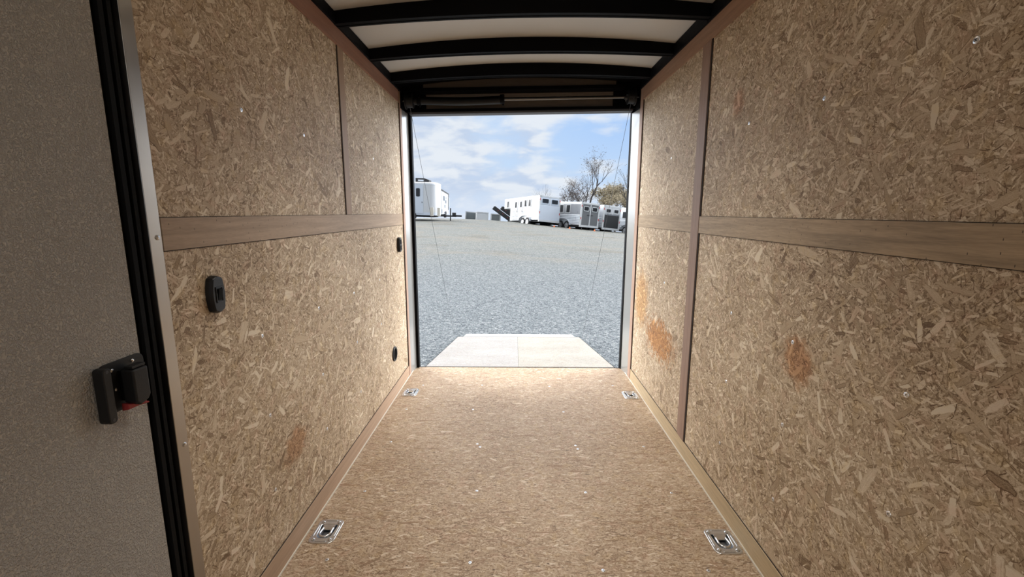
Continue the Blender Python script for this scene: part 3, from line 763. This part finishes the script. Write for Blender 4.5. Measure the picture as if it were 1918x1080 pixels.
def place(o, origin, yaw, sf=0.0, sr=0.0):
    r = Vector((math.cos(yaw), math.sin(yaw), sr)).normalized()
    f = Vector((-math.sin(yaw), math.cos(yaw), sf)); f = (f-r*f.dot(r)).normalized()
    u = r.cross(f)
    Mx = Matrix((r, f, u)).transposed().to_4x4(); Mx.translation = Vector(origin)
    o.matrix_world = Mx
def wheel(parent, x, y, z, r=.36, wd=.22, s=-1):
    t = MB().disc_stack((x, y, z), (s, 0, 0), [(-wd/2, r*.8), (-wd*.4, r*.97), (0, r), (wd*.4, r*.97), (wd/2, r*.86), (wd/2, r*.66), (wd*.3, r*.62)], 28).build('wheel', M['tyre'], parent)
    m_ = MB().disc_stack((x, y, z), (s, 0, 0), [(wd*.25, r*.64), (wd*.42, r*.62), (wd*.36, r*.5), (wd*.40, r*.16), (wd*.52, r*.14)], 20)
    m_.build('rim', M['rimm'], t)
    return t
def window_x(parent, x, y0, y1, z0, z1, frame='tw'):
    """framed window on the x=x side face (looking to -x)"""
    f = MB()
    for a in ((y0-.05, y1+.05, z0-.05, z0), (y0-.05, y1+.05, z1, z1+.05), (y0-.05, y0, z0, z1), (y1, y1+.05, z0, z1)): f.box(x-.03, x, *a)
    f = f.build('window', M[frame], parent)
    MB().box(x-.012, x-.002, y0, y1, z0, z1).build('pane', M['glass'], f)
def window_y(parent, y, x0, x1, z0, z1, frame='tw', fr=.045):
    f = MB(); cx, cz = (x0+x1)/2, (z0+z1)/2
    o_ = rrect(x1-x0+2*fr, z1-z0+2*fr, .10, 4, cx, cz); i_ = rrect(x1-x0, z1-z0, .07, 4, cx, cz)
    f.loft([[(a, y, b) for a, b in o_], [(a, y-.03, b) for a, b in o_], [(a, y-.03, b) for a, b in i_], [(a, y-.005, b) for a, b in i_]], cap=False)
    f = f.build('window', M[frame], parent)
    p = MB(); p.loft([[(a, y-.004, b) for a, b in i_], [(a, y-.014, b) for a, b in i_]]); p.build('pane', M['glass'], f)
def body_profile(w, z0, z1, r=.16):
    pts = [(0, z0), (w, z0)]
    for k in range(6): a = R(90*k/5); pts.append((w-r+r*math.cos(a), z1-r+r*math.sin(a)))
    for k in range(6): a = R(90+90*k/5); pts.append((r+r*math.cos(a), z1-r+r*math.sin(a)))
    return pts
def horse_trailer(name, label, origin, yaw, sf, sr, w, L, z0, z1, kind):
    root = empty(name); tag(root, label, 'trailer', 'horse trailers parked in a row')
    prof = body_profile(w, z0, z1, .14)
    m_ = MB()
    if kind == 'white':                    # gooseneck: the nose overhangs at the front
        m_.loft([[(x, y, z) for x, z in prof] for y in (.06, L-1.35)])
        hi = body_profile(w, z0+1.15, z1, .14)
        m_.loft([[(x, y, z) for x, z in hi] for y in (L-1.352, L-.15)]+[[(w*.06+x*.88, L, z) for x, z in hi]])
    else:
        m_.loft([[(x, y, z) for x, z in prof] for y in (.06, L-.5)]+[[(w*.12+x*.76, L, z) for x, z in prof]])
    m_.build('body', M['tw'], root)
    zt = z0+(z1-z0)
    # rear frame posts
    h = z1-z0
    f = MB(); fw_ = .15
    f.box(0, fw_, -.02, .062, z0-.05, z1-.03); f.box(w-fw_, w, -.02, .062, z0-.05, z1-.03); f.box(0, w, -.02, .062, z1-.16, z1-.03); f.box(0, w, -.05, .062, z0-.14, z0+.03)
    f.box(w/2-.05, w/2+.05, -.02, .06, z0 if kind == 'grey' else z0+h*.60, z1-.1)
    f.build('rear_frame', M['tframe'], root)
    zs = z0+h*.63
    for i, (a, b) in enumerate(((fw_, w/2-.04), (w/2+.04, w-fw_))):
        if kind == 'white':
            d = MB().box(a, b, -.005, .058, zs, z1-.16).build('rear_door', M['tw_cool'], root)
            window_y(d, -.005, a+.12, b-.12, zs+.12, z1-.30, 'tw_cool', .03)
        elif kind == 'grey':
            d = MB().box(a, b, -.005, .058, z0+.03, z1-.16).build('rear_door', M['tgd'], root)
            window_y(d, -.005, a+.16, b-.16, zs+.02, z1-.38)
            MB().box(min(w/2+(i*2-1)*.06, w/2+(i*2-1)*.30), max(w/2+(i*2-1)*.06, w/2+(i*2-1)*.30), -.05, -.006, z0+h*.45, z0+h*.47).build('handle', M['tbk'], d)
        elif kind == 'dark':
            d = MB().box(a, b, -.005, .058, zs, z1-.16).build('rear_door', M['tw'], root)
            window_y(d, -.005, a+.16, b-.16, zs+.12, z1-.34)
    if kind == 'white':
        MB().box(.03, w-.03, -.03, .055, z0+.0, zs-.03).build('loading_ramp', M['tw_cool'], root)
    if kind == 'dark':
        MB().box(fw_-.02, w-fw_+.02, -.012, .055, z0+.02, zs-.06).build('loading_ramp', M['tbk'], root)
        MB().box(fw_, w-fw_, -.03, -.008, zs-.10, zs-.08).build('ramp_bar', M['talu'], root)
    for x in (.05, w-.05):
        for z in (z0+h*.30, z0+h*.83): MB().box(x-.035, x+.035, -.035, -.018, z-.09, z+.09).build('tail_lamp', M['lampred'], root)
    # left side: corrugated lower panel
    m_ = MB(); n = 6; y1 = L-1.9 if kind == 'white' else L-.7
    for i in range(n):
        zz = z0+.06+i*(h*.42/n)
        m_.loft([[(0, y, zz), (-.035, y, zz+.025), (-.035, y, zz+h*.42/n*.62), (0, y, zz+h*.42/n*.85)] for y in (.08, y1)])
    m_.build('side_slats', M['talu'], root)
    if kind != 'white':
        MB().box(-.012, 0.0, .08, L-.6, z0+h*.46, z1-.20).build('side_panel', M['tg' if kind == 'grey' else 'talu'], root)
    if kind == 'white':
        for yc in (1.55, 2.25): window_x(root, 0, yc-.16, yc+.16, z0+h*.58, z0+h*.84)
        for yc, dw in ((3.05, .66), (3.95, .66)):
            d = MB().box(-.02, 0, yc-dw/2, yc+dw/2, z0+.08, z1-.24).build('side_door', M['tw'], root, bevel=.012)
            f_ = MB().box(-.026, -.02, yc-.14, yc+.14, z0+h*.56, z0+h*.80).build('pane', M['glass'], d)
            MB().box(-.05, -.02, yc-dw/2+.04, yc-dw/2+.08, z0+h*.36, z0+h*.44).build('handle', M['tbk'], d)
        window_x(root, 0, L-1.0, L-.76, z0+h*.60, z0+h*.86)
    elif kind == 'grey':
        for yc in (1.75, 2.75): window_x(root, -.012, yc-.26, yc+.26, z0+h*.52, z0+h*.84)
    else:
        for yc in (1.2, 2.4): window_x(root, -.012, yc-.22, yc+.22, z0+h*.52, z0+h*.80)
    # running gear
    wy = {'white': (1.75, 2.55), 'grey': (1.75, 2.65), 'dark': (1.3, 2.1)}[kind]
    for y in wy:
        wheel(root, .02, y, .36, .37, .24, -1); wheel(root, w-.02, y, .36, .37, .24, 1)
    ym = sum(wy)/2; fd = []
    for k in range(13):
        a = R(180*k/12); fd.append((ym-.92*math.cos(a), .40+.50*math.sin(a)**.7 if 0 < k < 12 else .40))
    for xs_ in ((-.16, .05), (w-.05, w+.16)):
        m_ = MB(); m_.loft([[(xs_[0], y, z), (xs_[1], y, z), (xs_[1], y, z+.03), (xs_[0], y, z+.03)] for y, z in fd]); m_.build('fender', M['talu'], root)
    MB().box(.15, w-.15, .1, L-1.0, z0-.16, z0-.001).build('chassis', M['under'], root)
    MB().box(.25, .33, L-.9, L-.8, 0.02, z0-.16).build('landing_leg', M['under'], root)
    if kind != 'white': MB().box(w/2-.06, w/2+.06, L-.9, L+.9, z0-.16, z0-.04).build('tongue', M['under'], root)
    place(root, origin, yaw, sf, sr)
    return root
YAW = R(30)
SR = -.088
horse_trailer('horse_trailer', 'white gooseneck horse trailer with tack doors and a plain white rear ramp', (2.70, 38.5, .16), YAW, -.035, SR, 2.16, 6.35, .50, 2.60, 'white')
horse_trailer('horse_trailer', 'grey-sided horse trailer with two dark grey rear doors', (6.12, 38.0, -.21), YAW, .02, SR, 2.02, 6.0, .44, 2.38, 'grey')
horse_trailer('horse_trailer', 'white-framed horse trailer with a black lower rear panel', (8.22, 39.15, -.47), YAW, .02, SR, 1.98, 6.0, .44, 2.42, 'dark')
horse_trailer('horse_trailer', 'silver slatted horse trailer half hidden by the far door post', (11.7, 38.9, -.75), YAW, .02, SR, 2.0, 6.0, .44, 2.42, 'dark')

# white living-quarters trailer seen from its side, tongue to the right
def living_trailer():
    root = empty('cargo_trailer'); root.name = 'white_trailer'; tag(root, 'tall white enclosed trailer with a dark roof unit and a side door', 'trailer')
    Lx, D, z0, z1 = 3.93, 2.3, .42, 2.93
    # plan: box whose front end (local +x) is rounded
    plan = [(0, 0)]
    for k in range(7): a = R(-90+90*k/6); plan.append((Lx-.55+.55*math.cos(a), .75+.75*math.sin(a)))
    for k in range(7): a = R(90*k/6); plan.append((Lx-.55+.55*math.cos(a), D-.75+.75*math.sin(a)))
    plan.append((0, D))
    m_ = MB(); cx, cy = Lx/2, D/2
    def ring(s, z): return [(cx+(x-cx)*s, cy+(y-cy)*s, z) for x, y in plan]
    m_.loft([ring(1, z0), ring(1, z1-.08), ring(.985, z1), ring(.93, z1+.06)]); m_.build('body', M['tw'], root)
    m_ = MB(); m_.loft([ring(1.006, z1-.13), ring(1.006, z1-.09)]); m_.build('roof_trim', M['talu'], root)
    m_ = MB(); m_.loft([ring(1.004, z0), ring(1.004, z0+.22)]); m_.build('stone_guard', M['tw_cool'], root)
    x0, x1 = 2.00, 2.84
    d = MB().box(x0, x1, -.025, 0, z0+.16, z1-.14)
    d = d.build('side_door', M['tw_cool'], root)
    m_ = MB()
    for a in ((x0-.02, x0, z0+.14, z1-.12), (x1, x1+.02, z0+.14, z1-.12), (x0, x1, z0+.14, z0+.16), (x0, x1, z1-.14, z1-.12)): m_.box(a[0], a[1], -.032, 0, a[2], a[3])
    m_.build('door_frame', M['talu'], d)
    p = MB(); r_ = rrect(.32, .64, .08, 4, 2.44, z0+1.76); p.loft([[(a, -.025, b) for a, b in r_], [(a, -.036, b) for a, b in r_]]); p.build('door_window', M['glass'], d)
    MB().box(x1-.10, x1-.06, -.05, -.024, z0+.95, z0+1.05).build('handle', M['tbk'], d)
    for x in (3.16, 3.36): MB().box(x, x+.012, -.008, 0.002, z0+.22, z1-.14).build('panel_seam', M['talu'], root)
    MB().disc_stack((3.02, -.006, z1-.28), (0, -1, 0), [(0, .05), (.02, .04)], 14).build('porch_light', M['talu'], root)
    # roof unit
    m_ = MB(); m_.loft([[(2.05, y, z1+.06), (3.14, y, z1+.06), (3.14, y, z1+.27), (2.75, y, z1+.40), (2.05, y, z1+.40)] for y in (.75, 1.55)]); a = m_.build('roof_unit', M['under'], root)
    MB().box(2.25, 2.70, .735, .75, z1+.16, z1+.28).build('roof_unit_grille', M['talu'], a)
    for x in (1.15, 1.95): wheel_y(root, x, .02, .36)
    MB().box(.2, Lx-.3, .2, D-.2, z0-.15, z0-.001).build('chassis', M['under'], root)
    for x in (3.42, 3.98): MB().box(x, x+.22, -.06, .18, z0-.05, z0+.62).build('landing_leg', M['lip'], root)
    MB().hexa([(Lx-.6, .25, z0-.08), (Lx-.6, .40, z0-.08), (Lx-.6, .40, z0+.04), (Lx-.6, .25, z0+.04)], [(5.3, 1.1, z0-.08), (5.3, 1.2, z0-.08), (5.3, 1.2, z0+.04), (5.3, 1.1, z0+.04)]).hexa([(Lx-.6, 1.9, z0-.08), (Lx-.6, 2.05, z0-.08), (Lx-.6, 2.05, z0+.04), (Lx-.6, 1.9, z0+.04)], [(5.3, 1.1, z0-.08), (5.3, 1.2, z0-.08), (5.3, 1.2, z0+.04), (5.3, 1.1, z0+.04)]).box(5.1, 5.75, 1.08, 1.22, z0-.06, z0+.08).build('tongue', M['under'], root)
    m_ = MB().tube([(4.86, .95, .0), (4.86, .95, z0+.62)], .045, 8).box(4.74, 4.98, .85, 1.05, -.02, .02); m_.build('jack', M['under'], root)
    MB().box(5.0, 5.28, .95, 1.2, z0+.04, z0+.26).build('battery_box', M['under'], root)
    place(root, (-9.42, 36.0, .70), R(-2), 0.0, -.03)
def wheel_y(parent, x, y, z, r=.36, wd=.24):
    t = MB().disc_stack((x, y, z), (0, -1, 0), [(-wd/2, r*.8), (-wd*.4, r*.97), (wd*.4, r*.97), (wd/2, r*.86), (wd/2, r*.66), (wd*.3, r*.62)], 24).build('wheel', M['tyre'], parent)
    MB().disc_stack((x, y, z), (0, -1, 0), [(wd*.25, r*.64), (wd*.42, r*.6), (wd*.38, r*.2), (wd*.5, r*.16)], 18).build('rim', M['rimm'], t)
living_trailer()

# second white trailer, further back, its long side running away
def camper():
    root = empty('camper_trailer'); tag(root, 'white camper with a sloping black roof edge behind the tall white trailer', 'trailer')
    w, L, z0, z1 = 2.4, 11.5, .40, 2.92
    prof = body_profile(w, z0, z1, .08)
    m_ = MB(); m_.loft([[(x, y, z) for x, z in prof] for y in (0, L)]); m_.build('body', M['tw'], root)
    # the side facing the viewer is local x = w
    m_ = MB().box(w, w+.03, 0, L, z1-.16, z1-.02).box(w, w+.04, L-.5, L+.02, z0+.5, z1-.02); m_.build('black_trim', M['under'], root)
    for y0, y1, za, zb in ((2.4, 4.6, 1.84, 2.33), (5.6, 7.3, 1.6, 1.96), (4.5, 5.5, 1.1, 1.4), (.35, 1.0, .53, .9), (4.0, 5.4, .47, .65), (6.4, 6.9, 2.1, 2.3)):
        f = MB().box(w, w+.02, y0-.04, y1+.04, za-.04, zb+.04).build('window', M['tw_cool'], root)
        MB().box(w+.02, w+.026, y0, y1, za, zb).build('pane', M['glass'], f)
    MB().tube([(w+.10, L-.6, z0+.9), (w+.10, L-.6, z1-.5)], .05, 8).build('awning_arm', M['talu'], root)
    MB().box(.3, w-.3, .2, L-.3, z0-.2, z0-.001).build('chassis', M['under'], root)
    for y in (5.6, 6.5): wheel(root, w-.04, y, .36, .36, .24, 1); wheel(root, .04, y, .36, .36, .24, -1)
    place(root, (-9.16, 45.6, .70), R(5), 0.0, -.02)
camper()
# boxes and dumped gear on the skyline between the trailers
def dumpster(name, label, x0, x1, y0, h, d, mat, open_front, z):
    root = empty(name, (x0, y0, z)); tag(root, label, 'container', 'low containers on the skyline')
    w = x1-x0; t = .06
    m_ = MB().box(0, w, d-t, d, 0, h).box(0, t, 0, d, 0, h).box(w-t, w, 0, d, 0, h).box(0, w, 0, d, 0, .1)
    if not open_front: m_.box(0, w, 0, t, .0, h).box(0, w, 0, d, h-.05, h)
    m_.build('box', M[mat], root)
    fr = MB()
    for a in ((-.04, w+.04, -.04, 0.0, h-.02, h+.08), (-.04, .08, -.04, 0.0, 0, h), (w-.08, w+.04, -.04, 0.0, 0, h)): fr.box(*a)
    fr.build('rim_frame', M['tw'], root)
    return root
M['cgrey'] = plain('grey_container', (.16, .18, .19), .6)
dumpster('open_container', 'grey open box with a pale rim on the skyline', -5.4, -4.0, 55, 1.0, 1.6, 'cgrey', True, gz(-4.7, 55)+.10).rotation_euler = (0, R(5), R(8))
dumpster('white_box', 'plain white box on the skyline', -3.80, -2.5, 53.0, .95, 1.5, 'tw', False, gz(-3.2, 54)+.10).rotation_euler = (0, R(4), R(12))
dumpster('dark_container', 'dark slate box beside the tilted black decks on the skyline', -2.0, -.95, 50, .75, 1.2, 'cgrey', False, gz(-1.5, 50)+.05).rotation_euler = (0, R(4), R(5))
for i, (x, y, lb) in enumerate(((.30, 45.6, 'black tilted trailer deck whose tip stands farthest from the white horse trailer'), (1.05, 47.2, 'black tilted trailer deck between two others'), (1.62, 48.8, 'black tilted trailer deck mostly hidden by the trailer nose'))):
    root = empty('tilted_deck', (x, y, .44)); tag(root, lb, 'trailer deck', 'tilted black trailer decks')
    root.rotation_euler = (0, R(-180+36), 0)
    root.rotation_euler = (0, R(36), R(6))
    m_ = MB().box(-2.1, .1, 0, 1.3, 0, .12)
    for k in range(6): m_.box(-2.1+.42*k, -2.02+.42*k, -.02, 1.32, -.10, .16)
    m_.build('deck', M['under'], root)
    for ya in (-.05, 1.28): MB().box(-2.15, .1, ya, ya+.07, -.14, .22).build('side_rail', M['under'], root)
    for k in range(3): MB().box(-1.7+.6*k, -1.6+.6*k, -.065, -.05, .03, .07).build('reflector', M['lampred'], root)
    MB().box(-.15, .1, .2, 1.1, -.30, -.14).build('foot', M['under'], root)
M['cone'] = plain('orange_cone', (.85, .22, .06), .5)
for x, y, lb in ((4.04, 38.0, 'orange traffic cone beneath the white horse trailer'), (5.35, 38.0, 'orange traffic cone by the wheels of the grey-sided trailer'), (7.3, 37.2, 'orange traffic cone behind the dark grey rear doors')):
    root = empty('traffic_cone', (x, y, gz(x, y))); tag(root, lb, 'cone', 'orange cones on the gravel')
    MB().disc_stack((0, 0, 0), (0, 0, 1), [(.01, .07), (.15, .02), (.155, .008)], 14).build('cone_body', M['cone'], root)
    MB().box(-.09, .09, -.09, .09, 0, .012).build('cone_base', M['cone'], root)

# ---------------------------------------------------------------- late autumn trees behind the trailers
M['bark'] = plain('grey_brown_bark', (.05, .042, .04), .9, scale=8, var=.3)
M['leaf_a'] = plain('brown_leaves', (.075, .058, .05), .8, scale=2, var=.4)
M['leaf_b'] = plain('olive_leaves', (.19, .155, .092), .8, scale=1.2, var=.45)
def tree(name, label, x, y, h, spread, seed, leafmat, nleaf, leafsize, trunk=.18, levels=5, base=None, leanx=0.0, first=.34, up=.35):
    rnd = random.Random(seed)
    root = empty(name, (x, y, gz(x, y)-.1 if base is None else base)); tag(root, label, 'tree', 'late autumn trees behind the trailers')
    m_ = MB(); tips = []
    def grow(p, d, ln, r, lv):
        pts = [p]; rad = [r]; q = p; dd = d
        ns = 4 if lv > 1 else 3
        for i in range(ns):
            dd = (dd+Vector((rnd.uniform(-.22, .22), rnd.uniform(-.22, .22), rnd.uniform(-.05, .14)))).normalized()
            q = q+dd*ln/ns; pts.append(q); rad.append(r*(1-.42*(i+1)/ns))
        m_.tube(pts, rad, 6 if lv > 2 else 4, False)
        if lv <= 2: tips.extend(pts[1:])
        if lv == 0: return
        nb = rnd.choice((2, 3, 3)) if lv > 1 else 3
        for i in range(nb):
            az = rnd.uniform(0, 2*PI); el = rnd.uniform(.35, .95)*spread
            side = Vector((math.cos(az), math.sin(az), 0))
            nd = (dd*math.cos(el)+side*math.sin(el)+Vector((0, 0, up*.4))).normalized()
            k = rnd.choice((2, 3, 4)) if lv > 1 else rnd.choice((1, 2, 3)); k = min(k, len(pts)-1)
            grow(pts[k], nd, ln*rnd.uniform(.62, .86), rad[k]*.74, lv-1)
    grow(Vector((0, 0, 0)), Vector((leanx, 0, 1)).normalized(), h*first, trunk, levels)
    top = max(t.z for t in tips); s = h/top
    m_.v = [(a*s, b*s, c*s) for a, b, c in m_.v]; tips = [t*s for t in tips]
    m_.build('branches', M['bark'], root)
    if nleaf:
        lf = MB()
        for i in range(nleaf):
            t = rnd.choice(tips)+Vector([rnd.gauss(0, .22) for _ in range(3)])
            a = Vector([rnd.uniform(-1, 1) for _ in range(3)]).normalized(); b = a.orthogonal().normalized()
            z_ = leafsize*rnd.uniform(.5, 1.2)
            lf.add([t-a*z_, t+b*z_*.6, t+a*z_, t-b*z_*.6], [(0, 1, 2, 3)])
        tag(lf.build('foliage', M[leafmat], root), None, None, None, 'stuff')
    return root
TY = 62.0
def tx(u, Y): return .8524 + (u-967)*Y/836.0
tree('bare_tree', 'small bare tree rising above the white horse trailer roof', tx(1031, 60), 60, 5.9, .75, 63, 'leaf_a', 0, .05, .11, 5)
tree('brown_tree', 'spreading brown-leaved tree left of the tallest tree', tx(1080, 70), 70, 7.9, 1.1, 82, 'leaf_a', 2600, .085, .20, 5, leanx=-.15)
tree('tall_tree', 'tallest thin-leaved tree on a forked trunk', tx(1103, 58), 58, 10.3, .64, 63, 'leaf_a', 1000, .075, .22, 6, leanx=-.10, first=.26)
tree('bushy_tree', 'olive bushy tree just right of the tallest trunk', tx(1132, 66), 66, 6.9, 1.15, 31, 'leaf_b', 5200, .12, .17, 5)
tree('bushy_tree', 'olive bushy tree behind the black-panelled horse trailer', tx(1149, 88), 88, 10.0, 1.15, 37, 'leaf_b', 5200, .13, .17, 5)
tree('bushy_tree', 'olive bushy tree touching the far door post', tx(1166, 73), 73, 8.0, 1.15, 43, 'leaf_b', 5200, .12, .17, 5)
tree('bare_tree', 'leaning bare tree by the far door post', tx(1170, 58), 58, 8.9, .7, 52, 'leaf_a', 200, .07, .20, 5, leanx=-.12)
